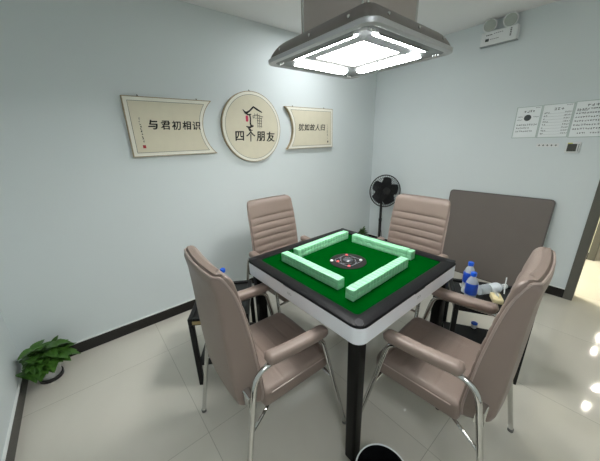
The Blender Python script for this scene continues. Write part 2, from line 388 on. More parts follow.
for (bx, by, m_) in ((-0.055, -0.055, m_red), (0.052, 0.056, m_red), (-0.056, 0.03, m_red), (-0.074, 0.062, m_white), (0.055, -0.05, m_white)):
    bm = bmesh.new(); lathe(bm, [(0.009, 0.7965), (0.009, 0.800), (0.006, 0.8025)], 14); xform(bm, Matrix.Translation((bx, by, 0))); finish('button', bm, m_, C0)

# ------------------------------------------------------------------ mahjong tiles
TW, TL, TT = 0.0270, 0.046, 0.0265
def tile_mesh():
    bm = bmesh.new(); box(bm, -TW / 2 + 0.0004, TW / 2 - 0.0004, -TL / 2, TL / 2, 0, TT, 0.0016, 2)
    for f in bm.faces: f.material_index = 1 if f.calc_center_median().z > TT * 0.42 else 0
    return finish('mahjong_tile', bm, [m_ivory, m_mint])
tile0 = tile_mesh(); used = [False]
ORD = ['first', 'second', 'third', 'fourth', 'fifth', 'sixth', 'seventh', 'eighth', 'ninth', 'tenth', 'eleventh', 'twelfth', 'thirteenth', 'fourteenth', 'fifteenth', 'sixteenth', 'seventeenth', 'eighteenth']
def tile_row(x0, y0, ang, n, words, end, gap_last=0.0):
    for layer, ln in ((0, 'lower'), (1, 'upper')):
        for i in range(n):
            s = (i + 0.5) * TW + (gap_last if i == n - 1 else 0)
            o = tile0 if not used[0] else tile0.copy()
            if used[0]: COL.objects.link(o)
            used[0] = True
            jx, jy = R_.uniform(-.0006, .0006), R_.uniform(-.0010, .0010)
            c, sn = math.cos(ang), math.sin(ang)
            o.location = (x0 + c * s - sn * jy, y0 + sn * s + c * jy, 0.7916 + layer * (TT + 0.0002))
            o.rotation_euler = (0, 0, ang + R_.uniform(-.006, .006))
            tag(o, 'mint green mahjong tile, %s layer of %s, %s from its %s end' % (ln, words, ORD[i], end), 'mahjong tile', 'mahjong tiles stacked in four rows on the felt')
tile_row(-0.262, 0.276, -PI / 2, 17, 'left row', 'far')
tile_row(-0.308, -0.272, 0.035, 18, 'nearest row', 'left')
tile_row(-0.188, 0.256, 0.045, 18, 'back row', 'left')
tile_row(0.284, 0.192, -PI / 2 + 0.02, 16, 'right row', 'far', 0.004)

# ------------------------------------------------------------------ chairs
def chair(name):
    """origin on the floor under the seat; faces +y"""
    t = bpy.data.objects.new(name, None); COL.objects.link(t); t.empty_display_size = 0.05
    # backrest profile: z, front y, back y, half width
    prof = [(0.415, -0.150, -0.210, 0.190), (0.43, -0.135, -0.225, 0.205), (0.47, -0.128, -0.236, 0.214), (0.60, -0.140, -0.244, 0.217), (0.74, -0.155, -0.249, 0.217), (0.88, -0.177, -0.253, 0.215), (0.96, -0.194, -0.257, 0.213), (1.010, -0.205, -0.265, 0.211)]
    def lerp(z):
        for a, b in zip(prof[:-1], prof[1:]):
            if z <= b[0]:
                k = (z - a[0]) / (b[0] - a[0]); k = max(0, k); return [a[i] * (1 - k) + b[i] * k for i in (1, 2, 3)]
        return list(prof[-1][1:])
    seams = (0.645, 0.702, 0.757, 0.811, 0.866, 0.920)
    TP = 0.17
    rings = []; NS = 92; seg = 6
    zs = [0.415 + (1.010 - 0.415) * i / NS for i in range(NS + 1)]
    def section(z, yf, yb, hw, r, groove=0.0, puff=0.0):
        cy = (yf + yb) / 2; h = (yf - yb) / 2; pts = []
        NF = 16
        # front side from +x to -x, then back
        out = []
        for (x, y) in rrect(hw, h, r, seg, 0, cy): out.append((x, y))
        # insert extra points along the front edge (between corner 0 and corner 1)
        c1 = seg + 1
        a, b = out[c1 - 1], out[c1]
        mid = []
        for k in range(1, NF): u = k / NF; mid.append((a[0] * (1 - u) + b[0] * u, a[1]))
        a, b = out[3 * c1 - 1], out[3 * c1]
        mid2 = [(a[0] * (1 - k / 10) + b[0] * k / 10, a[1]) for k in range(1, 10)]
        full = out[:c1] + mid + out[c1:3 * c1] + mid2 + out[3 * c1:]
        res = []
        for (x, y) in full:
            if y > cy + h * 0.2:
                ww = max(0, 1 - (abs(x) / hw) ** 6)
                y = y + (puff - groove) * ww + 0.012 * (abs(x) / hw) ** 2 - 0.004
            else: y = y - 0.012 * (1 - (abs(x) / hw) ** 2) * (1 if y < cy - h * 0.2 else 0)
            x *= 1 - TP * max(0.0, min(1.0, (yf - y) / (yf - yb)))
            res.append(Vector((x, y, z)))
        return res
    for z in zs:
        yf, yb, hw = lerp(z)
        d = min(abs(z - s) for s in seams)
        g = 0.006 * math.exp(-(d / 0.004) ** 2); pf = 0.005 * min(1, d / 0.02) if z > 0.60 else 0.002
        rings.append(section(z, yf, yb, hw, 0.014, g, pf))
    yf, yb, hw = prof[-1][1:]
    R2 = 0.042
    for k in range(1, 9):
        a = PI / 2 * k / 8; ins = R2 * (1 - math.cos(a)); lift = R2 * math.sin(a)
        h = (yf - yb) / 2
        rings.append(section(1.010 + lift, yf - ins * 0.9 - 0.006 * math.sin(a), yb + ins * 0.9 - 0.006 * math.sin(a), hw - ins, max(0.003, 0.014 - ins * 0.3), 0, 0.005 * math.cos(a)))
    bm = bmesh.new(); loft(bm, rings); B = finish('backrest', bm, m_vinyl, t, 60)
    # piping: up each side near the front edge, back along the top, across the back
    K = NS + 4; last = seg + 1 + 15 + seg          # ring near the top; index of the far end of the second front corner
    lo = [rings[i] for i in range(3, NS - 1, 4)]
    topring = rings[K]
    def mix(p, q_, t): return p.lerp(q_, t)
    path = [r[0].copy() for r in lo] + [mix(topring[0], topring[-1], t) for t in (0.2, 0.5, 0.8)]
    path += [topring[i].copy() for i in range(len(topring) - 1, last, -1)]
    path += [mix(topring[last], topring[last + 1], t) for t in (0.8, 0.5, 0.2)] + [r[last].copy() for r in reversed(lo)]
    for _ in range(2): path = [path[0]] + [path[i] * 0.5 + (path[i - 1] + path[i + 1]) * 0.25 for i in range(1, len(path) - 1)] + [path[-1]]
    path = [Vector((p.x * 1.012, p.y - (0.002 if p.z > 0.99 else 0), p.z + (0.002 if p.z > 0.99 else 0))) for p in path]
    bm = bmesh.new(); tube(bm, path, 0.0046, 8); finish('piping', bm, m_piping, B)
    # seat cushion: loft from rear to front
    rings = []
    ys = [-0.135 + i * 0.0052 for i in range(74)]
    gro = (-0.03, 0.045, 0.12, 0.19)
    for i, y in enumerate(ys):
        e = (y + 0.135); f = (0.245 - y); hh = 0.047; zc = 0.436 + 0.004 * (y / 0.25)
        ins = 0
        if f < 0.04: a = 1 - f / 0.04; ins = 0.034 * (1 - math.sqrt(max(0, 1 - a * a)))
        if e < 0.02: a = 1 - e / 0.02; ins = 0.015 * (1 - math.sqrt(max(0, 1 - a * a)))
        hw_ = 0.222 - ins; zt = hh - ins * 0.9
        d = min(abs(y - s) for s in gro); gv = 0.003 * math.exp(-(d / 0.004) ** 2)
        ring = []
        o_ = rrect(hw_, zt, min(0.022, zt * 0.8), seg, 0, 0); c1 = seg + 1
        a_, b_ = o_[c1 - 1], o_[c1]; NF = 26
        mid = [(a_[0] * (1 - k / NF) + b_[0] * k / NF, a_[1]) for k in range(1, NF)]
        for (x, z) in o_[:c1] + mid + o_[c1:]:
            if z > zt * 0.4:
                ww = max(0, 1 - (abs(x) / hw_) ** 6); dx = abs(abs(x) - 0.150)
                gl = 0.003 * math.exp(-(dx / 0.006) ** 2) * (1 if y > -0.06 else 0)
                z = z + (0.009 * (1 - (x / hw_) ** 2) - gv - gl) * ww
            ring.append(Vector((x, y, zc + z)))
        rings.append(ring)
    bm = bmesh.new(); loft(bm, rings); S = finish('seat', bm, m_vinyl, t, 60)
    bm = bmesh.new()
    for s in (1,): tube(bm, [Vector((s * 0.2225, y, 0.436 + 0.004 * y / 0.25 + 0.026)) for y in [-0.10 + 0.03 * i for i in range(11)]] , 0.003, 6)
    finish('seat_piping', bm, m_piping, S)
    bm = bmesh.new(); tube(bm, [Vector((-0.2225, y, 0.436 + 0.004 * y / 0.25 + 0.026)) for y in [-0.10 + 0.03 * i for i in range(11)]], 0.003, 6); finish('seat_piping', bm, m_piping, S)
    # side frames: front foot, up and back, under the arm pad, down to the rear foot
    for s in (-1, 1):
        X = s * 0.252
        path = smooth_path([(X + s * 0.024, 0.300, 0.012), (X, 0.158, 0.632), (X, -0.176, 0.650), (X + s * 0.024, -0.288, 0.012)], [0.05, 0.085], 8)
        bm = bmesh.new(); tube(bm, path, 0.0115, 12); F_ = finish('leg_frame', bm, m_chrome, t)
        for (fx, fy) in ((X + s * 0.024, 0.3005), (X + s * 0.024, -0.2880)):
            bm = bmesh.new(); lathe(bm, [(0.011, 0), (0.0135, 0.002), (0.0135, 0.018), (0.012, 0.020)], 14); xform(bm, Matrix.Translation((fx, fy, 0))); finish('foot_cap', bm, m_foot, F_)
        # arm pad
        rr_ = []; Np = 26
        for k in range(Np + 1):
            u = k / Np; y = 0.188 - u * 0.318
            e = min(u, 1) * 0.318; f = 0.318 - e
            ins = 0
            if e < 0.032: a = 1 - e / 0.032; ins = 1 - math.sqrt(max(0, 1 - a * a))
            if f < 0.02: a = 1 - f / 0.02; ins = 1 - math.sqrt(max(0, 1 - a * a))
            ins = min(ins, 0.93)
            zc = 0.662 + 0.014 * u - 0.006 * math.sin(u * PI)
            rr_.append([Vector((X + px, y, zc + pz)) for px, pz in rrect(0.030 * (1 - ins * 0.75), 0.0235 * (1 - ins), 0.019 * (1 - ins), 5)])
        bm = bmesh.new(); loft(bm, rr_); finish('arm_pad', bm, m_vinyl, t, 60)
        # mounting plate and bolts between frame and backrest
        bm = bmesh.new(); prism(bm, rrect(0.016, 0.034, 0.008, 3, -0.200, 0.50), s * 0.196, s * 0.2475, lambda u, v, d: (d, u, v)); P = finish('bracket', bm, m_chrome, t)
        bm = bmesh.new()
        for zb in (0.483, 0.517): box(bm, s * 0.248 - 0.003, s * 0.248 + 0.003, -0.205, -0.195, zb - 0.005, zb + 0.005, 0.002, 1)
        finish('bolt', bm, m_foot, P)
        # seat rail joining the frame to the underside of the seat
        bm = bmesh.new(); tube(bm, smooth_path([(X + s * 0.008, -0.226, 0.365), (X - s * 0.02, -0.15, 0.392), (s * 0.20, -0.10, 0.395)], 0.02, 4), 0.007, 8); finish('seat_rail', bm, m_chrome, t)
    for (yy, z_) in ((0.212, 0.382), (-0.05, 0.384)):
        bm = bmesh.new(); tube(bm, [(-0.262 if yy > 0 else -0.205, yy - 0.003, z_), (0.262 if yy > 0 else 0.205, yy - 0.003, z_)], 0.008, 8); finish('cross_bar', bm, m_chrome, t)
    return t
ch = chair('dining_chair')
def place(x, y, ang, label, first=False):
    o = ch if first else copy_tree(ch)
    o.location = (x, y, 0); o.rotation_euler = (0, 0, ang)
    tag(o, label, 'chair', 'vinyl armchairs around the mahjong table')
    return o
place(-0.582, 0.034, -PI / 2 - 0.04, 'taupe vinyl armchair left of the table, seen from behind, nearest the potted pothos', True)
place(0.030, -0.582, 0.075, 'taupe vinyl armchair at the near-right side, its back toward the camera and doorway')
place(0.022, 0.628, PI, 'taupe vinyl armchair behind the table, under the wall pictures')
place(0.608, 0.002, PI / 2, 'taupe vinyl armchair behind the table, between the standing fan and grey board')

# ------------------------------------------------------------------ hood lamp over the table
LX, LY, LZ = -0.008, -0.028, 1.82
Lm = empty('hood_lamp', (LX, LY, HC), 0, 'large square steel hood lamp with chimney hanging over the mahjong table', 'hanging lamp')
dz = -HC
def zloop(h, z, r, seg=8): return [Vector((u, v, z + dz)) for u, v in rrect(h, h, r, seg)]
bm = bmesh.new()
loft(bm, [zloop(0.276, LZ + 0.006, 0.03), zloop(0.292, LZ, 0.045), zloop(0.307, LZ + 0.004, 0.05), zloop(0.308, LZ + 0.018, 0.05), zloop(0.301, LZ + 0.024, 0.05)], cap=False)
finish('edge_band', bm, m_hood, Lm)
bm = bmesh.new(); pr = []
for k in range(13):
    a = PI / 2 * k / 12; h = 0.185 + (0.301 - 0.185) * (0.6 * math.cos(a) + 0.4 * (1 - k / 12)); z = LZ + 0.024 + 0.078 * math.sin(a)
    pr.append(zloop(h, z, 0.012 + 0.038 * math.cos(a)))
loft(bm, pr, cap=False); finish('hood_shell', bm, m_steel, Lm, 40)
for sgn in range(4):
    for u in (-0.2, 0.0, 0.2):
        bm = bmesh.new(); lathe(bm, [(0.006, 0), (0.006, 0.003), (0.003, 0.005)], 10)
        zz_ = LZ + 0.046 + dz; xform(bm, Matrix.Rotation(PI / 2 * sgn, 4, 'Z') @ Matrix.Translation((u, 0.292, zz_)) @ Matrix.Rotation(-PI / 2, 4, 'X')); finish('screw', bm, m_chrome, Lm)
bm = bmesh.new(); loft(bm, [zloop(0.180, LZ + 0.085, 0.004, 2), zloop(0.180, HC - 0.001, 0.004, 2)]); Ch = finish('chimney', bm, m_chimney, Lm)
for sx in (-1, 1):
    for sy in (-1, 1):
        bm = bmesh.new()
        for off in ((0.178, 0.166), (0.166, 0.178)): tube(bm, [(sx * off[0], sy * off[1], LZ + 0.106 + dz), (sx * off[0], sy * off[1], -0.003)], 0.006, 10)
        finish('corner_trim', bm, m_chrome, Ch)
# underside plate, with a recessed panel and four strips
bm = bmesh.new()
loft(bm, [zloop(0.276, LZ + 0.006, 0.03), zloop(0.247, LZ + 0.006, 0.02), zloop(0.200, LZ + 0.022, 0.02), zloop(0.150, LZ + 0.012, 0.01), zloop(0.136, LZ + 0.020, 0.006), zloop(0.136, LZ + 0.05, 0.006)], cap=False)
pl = finish('under_plate', bm, m_hoodunder, Lm)
bm = bmesh.new(); box(bm, -0.132, 0.132, -0.132, 0.132, LZ + 0.018 + dz, LZ + 0.028 + dz, 0.004); finish('light_panel', bm, m_panel, Lm)
for sgn in range(4):
    bm = bmesh.new(); prism(bm, rrect(0.176, 0.017, 0.014, 5, 0, 0.0), -0.004, 0.006, lambda u, v, d: (u, v, d)); xform(bm, Matrix.Translation((0, 0.222, LZ + 0.012 + dz)) @ Matrix.Rotation(-0.30, 4, 'X')); xform(bm, Matrix.Rotation(PI / 2 * sgn, 4, 'Z')); finish('light_strip', bm, m_strip, Lm)
    bm = bmesh.new()
    prism(bm, rrect(0.180, 0.003, 0.002, 2, 0, 0.2435), LZ + 0.003 + dz, LZ + 0.010 + dz, lambda u, v, d: (u, v, d)); xform(bm, Matrix.Rotation(PI / 2 * sgn, 4, 'Z')); finish('strip_bezel', bm, m_chrome, Lm)
    bm = bmesh.new()
    for u in (-0.012, 0, 0.012): box(bm, 0.240 + u - 0.002, 0.240 + u + 0.002, 0.252, 0.256, LZ - 0.001 + dz, LZ + 0.007 + dz)
    xform(bm, Matrix.Rotation(PI / 2 * sgn, 4, 'Z')); finish('vent_slots', bm, m_white, Lm)

# ------------------------------------------------------------------ wall pictures
def wp(y): return lambda u, v, d=None: (u, (y if d is None else d), v)
FY = YB - 0.030
def scroll_outline(x0, x1, zc, hh, side, cx, r, d):
    """rectangle with one concave end (side=+1 right, -1 left), inset by d"""
    z0, z1 = zc - hh + d, zc + hh - d
    rr = r + d; amax = math.asin(min(1, (hh - d) / rr)); n = 18
    if side > 0:
        pts = [(x0 + d, z0)]; arc = [(cx - rr * math.cos(a), zc + rr * math.sin(a)) for a in [-amax + 2 * amax * k / n for k in range(n + 1)]]
        return pts + arc + [(x0 + d, z1)]
    arc = [(cx + rr * math.cos(a), zc + rr * math.sin(a)) for a in [amax - 2 * amax * k / n for k in range(n + 1)]]
    return [(x1 - d, z1)] + arc + [(x1 - d, z0)]
def circ(cx, zc, r, n=72): return [(cx + r * math.cos(2 * PI * k / n), zc + r * math.sin(2 * PI * k / n)) for k in range(n)]
def ink(name, bm, x, z, y, m, parent, rot=0.0):
    xform(bm, Matrix.Translation((x, y, z)) @ Matrix.Rotation(PI / 2, 4, 'X') @ Matrix.Rotation(rot, 4, 'Z')); return finish(name, bm, m, parent)
def picture(label, outl, hooks, name='wall_picture'):
    xs = [p[0] for p in outl(0)]; cx = (min(xs) + max(xs)) / 2
    o = empty(name, (cx, YB, 1.61), 0, label, 'wall picture')
    def mk(nm, f, y0, y1, m):
        bm = bmesh.new(); loft(bm, [[Vector((u - cx, y0 - YB, v - 1.61)) for u, v in f], [Vector((u - cx, y1 - YB, v - 1.61)) for u, v in f]]); return finish(nm, bm, m, o)
    mk('frame', outl(0), FY, YB - 0.001, m_edgewood)
    mk('border', outl(0.006), FY - 0.0015, FY + 0.002, m_matboard)
    mk('panel', outl(0.030), FY - 0.0025, FY, m_paper)
    for (hx, hz) in hooks:
        bm = bmesh.new(); tube(bm, [(hx - cx, -0.008, hz - 1.61 - 0.006), (hx - cx, -0.008, hz - 1.61 + 0.004), (hx - cx, -0.001, hz - 1.61 + 0.012)], 0.0035, 8); lathe_r = [(0.006, 0)]
        finish('hook', bm, m_ink, o)
    return o, cx
def panel_outline(outl, y, cx, o, d):  # thin printed line around the paper panel
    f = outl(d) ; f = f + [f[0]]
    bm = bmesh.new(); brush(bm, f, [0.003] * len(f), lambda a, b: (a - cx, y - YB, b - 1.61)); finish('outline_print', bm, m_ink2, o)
TYf = FY - 0.0036
k_ = 0.988
px = lambda x: -1.1248 + (x + 1.1248) * k_
pz = lambda z: 1.4719 + (z - 1.4719) * k_
# left board
ol1 = lambda d: scroll_outline(px(-0.768), px(-0.13), pz(1.608), 0.207, 1, px(0.059), 0.272, d)
o1, cx1 = picture('cream scroll-shaped picture with black calligraphy and right end curved in, left of the round one', ol1, ((px(-0.66), pz(1.817)), (px(-0.235), pz(1.817))))
panel_outline(ol1, TYf + 0.0005, cx1, o1, 0.030)
def rel(x, cx): return px(x) - cx
for i, (s, xx, zz_, sz) in enumerate((('与', -0.600, 1.622, 0.088), ('君', -0.512, 1.620, 0.086), ('初', -0.432, 1.618, 0.086), ('相', -0.352, 1.619, 0.084), ('识', -0.275, 1.617, 0.084))):
    bm = text_bm(s, sz * 0.82, 0.0018 if i else 0.0030, 0.022, 0.10); ink('lettering', bm, rel(xx, cx1), pz(zz_) - 1.61, TYf - YB, m_ink, o1)
def side_marks(xc, z0, z1, n, cx, o):
    bm = bmesh.new(); rr = random.Random(int(xc * 999))
    for i in range(n):
        z = z0 + (z1 - z0) * (i + .5) / n; s = abs(z1 - z0) / n * 0.36
        for k in range(3):
            a = (rr.uniform(-s, s), rr.uniform(-s, s)); b = (rr.uniform(-s, s), a[1] + rr.uniform(-s, s) * .6)
            brush(bm, [(xc + a[0] - cx, z + a[1]), (xc + b[0] - cx, z + b[1])], [0.0055, 0.004], lambda u, v: (u, TYf - YB, v - 1.61))
    finish('inscription', bm, m_ink, o)
side_marks(px(-0.683), pz(1.675), pz(1.50), 10, cx1, o1)
bm = bmesh.new(); box(bm, -0.010, 0.010, -0.0006, 0.0006, -0.011, 0.011); xform(bm, Matrix.Translation((rel(-0.684, cx1), TYf - YB, pz(1.472) - 1.61))); finish('seal', bm, m_seal, o1)
# round board
RC, RZ, RR = px(0.262), pz(1.611), 0.308
ol2 = lambda d: circ(RC, RZ, RR - d)
o2, cx2 = picture('round cream picture with ink pavilion drawing and four calligraphy characters, middle of the three', ol2, ((RC, RZ + RR),))
panel_outline(ol2, TYf + 0.0005, cx2, o2, 0.030)
for i, (s, xx, zz_) in enumerate((('四', 0.108, 1.533), ('个', 0.222, 1.527), ('朋', 0.335, 1.527), ('友', 0.446, 1.520))):
    bm = text_bm(s, 0.098, 0.0024, 0.03, 0.08); ink('lettering', bm, rel(xx, cx2), pz(zz_) - 1.61, TYf - YB, m_ink, o2)
bm = bmesh.new(); mpf = lambda u, v: (px(u) - cx2, TYf - YB, pz(v) - 1.61)
for pts, ws in (
    ([(0.165, 1.765), (0.185, 1.742), (0.205, 1.738), (0.235, 1.755), (0.278, 1.790), (0.315, 1.770), (0.368, 1.745)], [0.004, 0.010, 0.013, 0.009, 0.010, 0.011, 0.006]),
    ([(0.180, 1.738), (0.215, 1.722), (0.250, 1.727)], [0.006, 0.009, 0.004]),
    ([(0.232, 1.728), (0.238, 1.690), (0.232, 1.650), (0.240, 1.612)], [0.010, 0.008, 0.010, 0.010]),
    ([(0.185, 1.622), (0.215, 1.612), (0.262, 1.622)], [0.004, 0.012, 0.005]),
    ([(0.205, 1.602), (0.228, 1.592), (0.212, 1.585), (0.252, 1.588)], [0.006, 0.012, 0.008, 0.003]),
    ([(0.240, 1.635), (0.265, 1.625)], [0.004, 0.006])): brush(bm, pts, ws, mpf, 1.55)
finish('pavilion_drawing', bm, m_ink, o2)
bm = bmesh.new()
for pts, ws in (
    ([(0.262, 1.712), (0.300, 1.722), (0.375, 1.706)], [0.004, 0.006, 0.005]), ([(0.268, 1.690), (0.268, 1.715)], [0.004, 0.004]), ([(0.285, 1.700), (0.285, 1.735), ], [0.004, 0.004]),
    ([(0.315, 1.735), (0.312, 1.640), (0.310, 1.612)], [0.007, 0.005, 0.005]), ([(0.335, 1.725), (0.333, 1.650), (0.333, 1.605)], [0.005, 0.005, 0.004]), ([(0.355, 1.700), (0.352, 1.610)], [0.005, 0.004]),
    ([(0.300, 1.695), (0.365, 1.692)], [0.005, 0.004]), ([(0.305, 1.672), (0.362, 1.670)], [0.005, 0.004]), ([(0.308, 1.648), (0.358, 1.646)], [0.004, 0.004]), ([(0.308, 1.625), (0.358, 1.623)], [0.004, 0.004]),
    ([(0.262, 1.705), (0.295, 1.690)], [0.005, 0.003])): brush(bm, pts, ws, mpf, 1.3)
finish('lattice_drawing', bm, m_ink2, o2)
bm = bmesh.new(); prism(bm, rrect(0.012, 0.026, 0.009, 4, px(0.201) - cx2, pz(1.688) - 1.61), TYf - 0.0006 - YB, TYf + 0.001 - YB, lambda u, v, d: (u, d, v)); finish('seal', bm, mat('bright_seal', (0.62, 0.05, 0.12), 0.7), o2)
# right board
ol3 = lambda d: scroll_outline(px(0.648), px(1.333), pz(1.607), 0.207, -1, px(0.459), 0.278, d)
o3, cx3 = picture('cream scroll-shaped picture with black calligraphy and left end curved in, right of the round one', ol3, ((px(0.762), pz(1.817)), (px(1.215), pz(1.817))))
panel_outline(ol3, TYf + 0.0005, cx3, o3, 0.030)
for i, (s, xx) in enumerate((('犹', 0.845), ('如', 0.925), ('故', 1.005), ('人', 1.085), ('归', 1.165))):
    bm = text_bm(s, 0.074, 0.0014, 0.03, 0.16); ink('lettering', bm, rel(xx, cx3), pz(1.612) - 1.61, TYf - YB, m_ink, o3)
side_marks(px(1.243), pz(1.655), pz(1.49), 9, cx3, o3)
bm = bmesh.new(); box(bm, -0.008, 0.008, -0.0006, 0.0006, -0.010, 0.010); xform(bm, Matrix.Translation((rel(1.250, cx3), TYf - YB, pz(1.462) - 1.61))); finish('seal', bm, m_ink, o3)

# ------------------------------------------------------------------ right wall: posters, switch, emergency lamp
def wall_thing(name, y, z, label, cat, group=None):
    return empty(name, (XR, y, z), -PI / 2, label, cat, group)       # local: x runs towards -y (image right), y points into the wall, z up
def wbox(bm, x0, x1, z0, z1, d0, d1, bev=0): box(bm, x0, x1, -d1, -d0, z0, z1, bev, 1)
def poster(yl, yr, zt, zb, label, content):
    o = wall_thing('notice_poster', (yl + yr) / 2, (zt + zb) / 2, label, 'poster', 'posters on the right wall'); W, H = (yl - yr) / 2, (zt - zb) / 2
    bm = bmesh.new(); wbox(bm, -W, W, -H, H, 0, 0.004, 0.001); finish('backing', bm, m_acryl, o)
    bm = bmesh.new(); wbox(bm, -W + 0.007, W - 0.007, -H + 0.006, H - 0.006, 0.004, 0.0046); finish('sheet', bm, m_sign, o)
    content(o, W, H)
def bars(name, o, rects, m):
    bm = bmesh.new()
    for (x0, x1, z0, z1) in rects: wbox(bm, x0, x1, z0, z1, 0.0046, 0.0052)
    finish(name, bm, m, o)
def scribble(name, o, lines, m, seed=1):
    """illegible small print: lines (x0,x1,z,h)"""
    rr = random.Random(seed); bm = bmesh.new()
    for (x0, x1, z, h) in lines:
        x = x0
        while x < x1:
            wd = h * rr.uniform(0.7, 1.0)
            for k in range(2):
                zz1 = z + rr.uniform(-h * .45, h * .45); wbox(bm, x, min(x + wd, x1), zz1 - h * .09, zz1 + h * .09, 0.0046, 0.0051)
            xx1 = x + rr.uniform(0.1, 0.8) * wd; wbox(bm, xx1, xx1 + h * .18, z - h * .45, z + h * .45, 0.0046, 0.0051)
            x += h * 1.15
    finish(name, bm, m, o)
def c_a(o, W, H):
    scribble('heading', o, [(-0.032, 0.040, H - 0.042, 0.018)], m_signink, 3)
    bm = bmesh.new(); prism(bm, circ(0, H - 0.095, 0.026, 24), -0.0046, -0.0054, lambda u, v, d: (u, d, v)); finish('round_print', bm, m_signink, o)
    scribble('small_print', o, [(-0.074, -0.040, H - 0.085, 0.009), (-0.074, -0.040, H - 0.11, 0.009), (0.040, 0.074, H - 0.09, 0.009), (-0.07, 0.07, -0.02, 0.013), (-0.07, 0.02, -0.047, 0.012), (-0.07, 0.05, -0.075, 0.012), (0.045, 0.075, H - 0.016, 0.008)], m_signink, 5)
def c_b(o, W, H):
    scribble('heading', o, [(-0.022, 0.040, H - 0.042, 0.019)], m_signink, 8)
    rows = []
    for i in range(8):
        z = H - 0.068 - i * 0.024; rows += [(-0.082, -0.050 - 0.010 * (i % 3), z, 0.011), (0.050, 0.086, z, 0.010)]
    scribble('small_print', o, rows + [(0.05, 0.088, H - 0.014, 0.008)], m_signink, 9)
    bars('rule_lines', o, [(-0.082, 0.086, H - 0.076 - i * 0.024, H - 0.0748 - i * 0.024) for i in range(8)], m_signgrey)
def c_c(o, W, H):
    scribble('heading', o, [(-0.035, 0.045, H - 0.036, 0.020)], m_signink, 12)
    scribble('small_print', o, [(-0.090, 0.095, H - 0.062 - i * 0.030, 0.013) for i in range(6)] + [(-0.09, -0.03, H - 0.072, 0.012)] + [(-0.055, -0.01, -H + 0.035, 0.012), (0.02, 0.075, -H + 0.035, 0.012)], m_signink, 13)
poster(-0.150, -0.332, 1.706, 1.438, 'leftmost white notice poster on the right wall, with a dark round picture', c_a)
poster(-0.334, -0.536, 1.708, 1.436, 'middle white notice poster on the right wall, a ruled price list', c_b)
poster(-0.538, -0.752, 1.712, 1.432, 'rightmost white notice poster on the right wall, nearest the door frame', c_c)
o = wall_thing('notice_strip', -0.423, 1.372, 'narrow white strip with five dark marks under the middle poster', 'sign')
bm = bmesh.new(); wbox(bm, -0.075, 0.075, -0.015, 0.015, 0, 0.002, 0.0005); finish('backing', bm, m_white, o)
bm = bmesh.new()
for i in range(5):
    x = -0.056 + i * 0.028; wbox(bm, x - 0.007, x + 0.007, -0.002, 0.002, 0.002, 0.0026); wbox(bm, x - 0.002, x + 0.003, -0.007, 0.007, 0.002, 0.0026)
finish('lettering', bm, m_signink, o)
o = wall_thing('thermostat', -0.590, 1.352, 'white wall thermostat with dark screen below the rightmost poster', 'thermostat')
bm = bmesh.new(); wbox(bm, -0.046, 0.046, -0.044, 0.044, 0, 0.016, 0.005); finish('case', bm, m_white, o)
bm = bmesh.new(); wbox(bm, -0.034, 0.024, -0.030, 0.030, 0.016, 0.0175, 0.001); finish('screen', bm, m_screen, o)
bm = bmesh.new(); wbox(bm, -0.034, -0.006, 0.031, 0.039, 0.016, 0.017); finish('sticker', bm, m_yellow, o)
bm = bmesh.new(); wbox(bm, 0.030, 0.037, -0.030, 0.030, 0.016, 0.0178); finish('buttons', bm, m_signgrey, o)
# emergency twin-head lamp
o = wall_thing('emergency_light', 0.085, 2.325, 'white twin-head emergency light box high on the right wall', 'emergency light')
bm = bmesh.new(); wbox(bm, -0.148, 0.138, -0.062, 0.052, 0, 0.05, 0.008); case = finish('case', bm, m_white, o)
bm = bmesh.new(); wbox(bm, -0.150, 0.140, -0.064, -0.058, 0.004, 0.046, 0.001); finish('base_edge', bm, m_signgrey, case)
scr = bmesh.new()
def scr_box(x0, x1, z0, z1): wbox(scr, x0, x1, z0, z1, 0.05, 0.0507)
for i in range(4): scr_box(-0.105 + i * 0.013, -0.096 + i * 0.013, 0.018, 0.026)
for i in range(5): scr_box(-0.045 + i * 0.015, -0.035 + i * 0.015, 0.024, 0.028)
scr_box(-0.108, -0.078, -0.028, -0.006)
for i in range(5): scr_box(-0.068 + i * 0.014, -0.058 + i * 0.014, -0.018, -0.014)
for i in range(5): scr_box(0.080, 0.092, 0.028 - i * 0.013, 0.036 - i * 0.013)
finish('printed_marks', scr, m_signink, case)
for hx, tw in ((-0.085, -0.25), (0.072, 0.25)):
    bm = bmesh.new(); lathe(bm, [(0.022, -0.035), (0.046, -0.012), (0.055, 0.0), (0.052, 0.006)], 28)
    xform(bm, Matrix.Translation((hx, -0.058, 0.096)) @ Matrix.Rotation(0.25, 4, 'Z') @ Matrix.Rotation(PI / 2 + 0.35, 4, 'X')); hd = finish('lamp_head', bm, m_white, o)
    bm = bmesh.new(); lathe(bm, [(0.046, 0.006), (0.040, 0.011), (0.015, 0.013)], 28)
    xform(bm, Matrix.Translation((hx, -0.058, 0.096)) @ Matrix.Rotation(0.25, 4, 'Z') @ Matrix.Rotation(PI / 2 + 0.35, 4, 'X')); finish('lens', bm, m_lens, hd)
    bm = bmesh.new(); tube(bm, [(hx, -0.025, 0.050), (hx, -0.025, 0.085)], 0.010, 10); finish('neck', bm, m_white, hd)

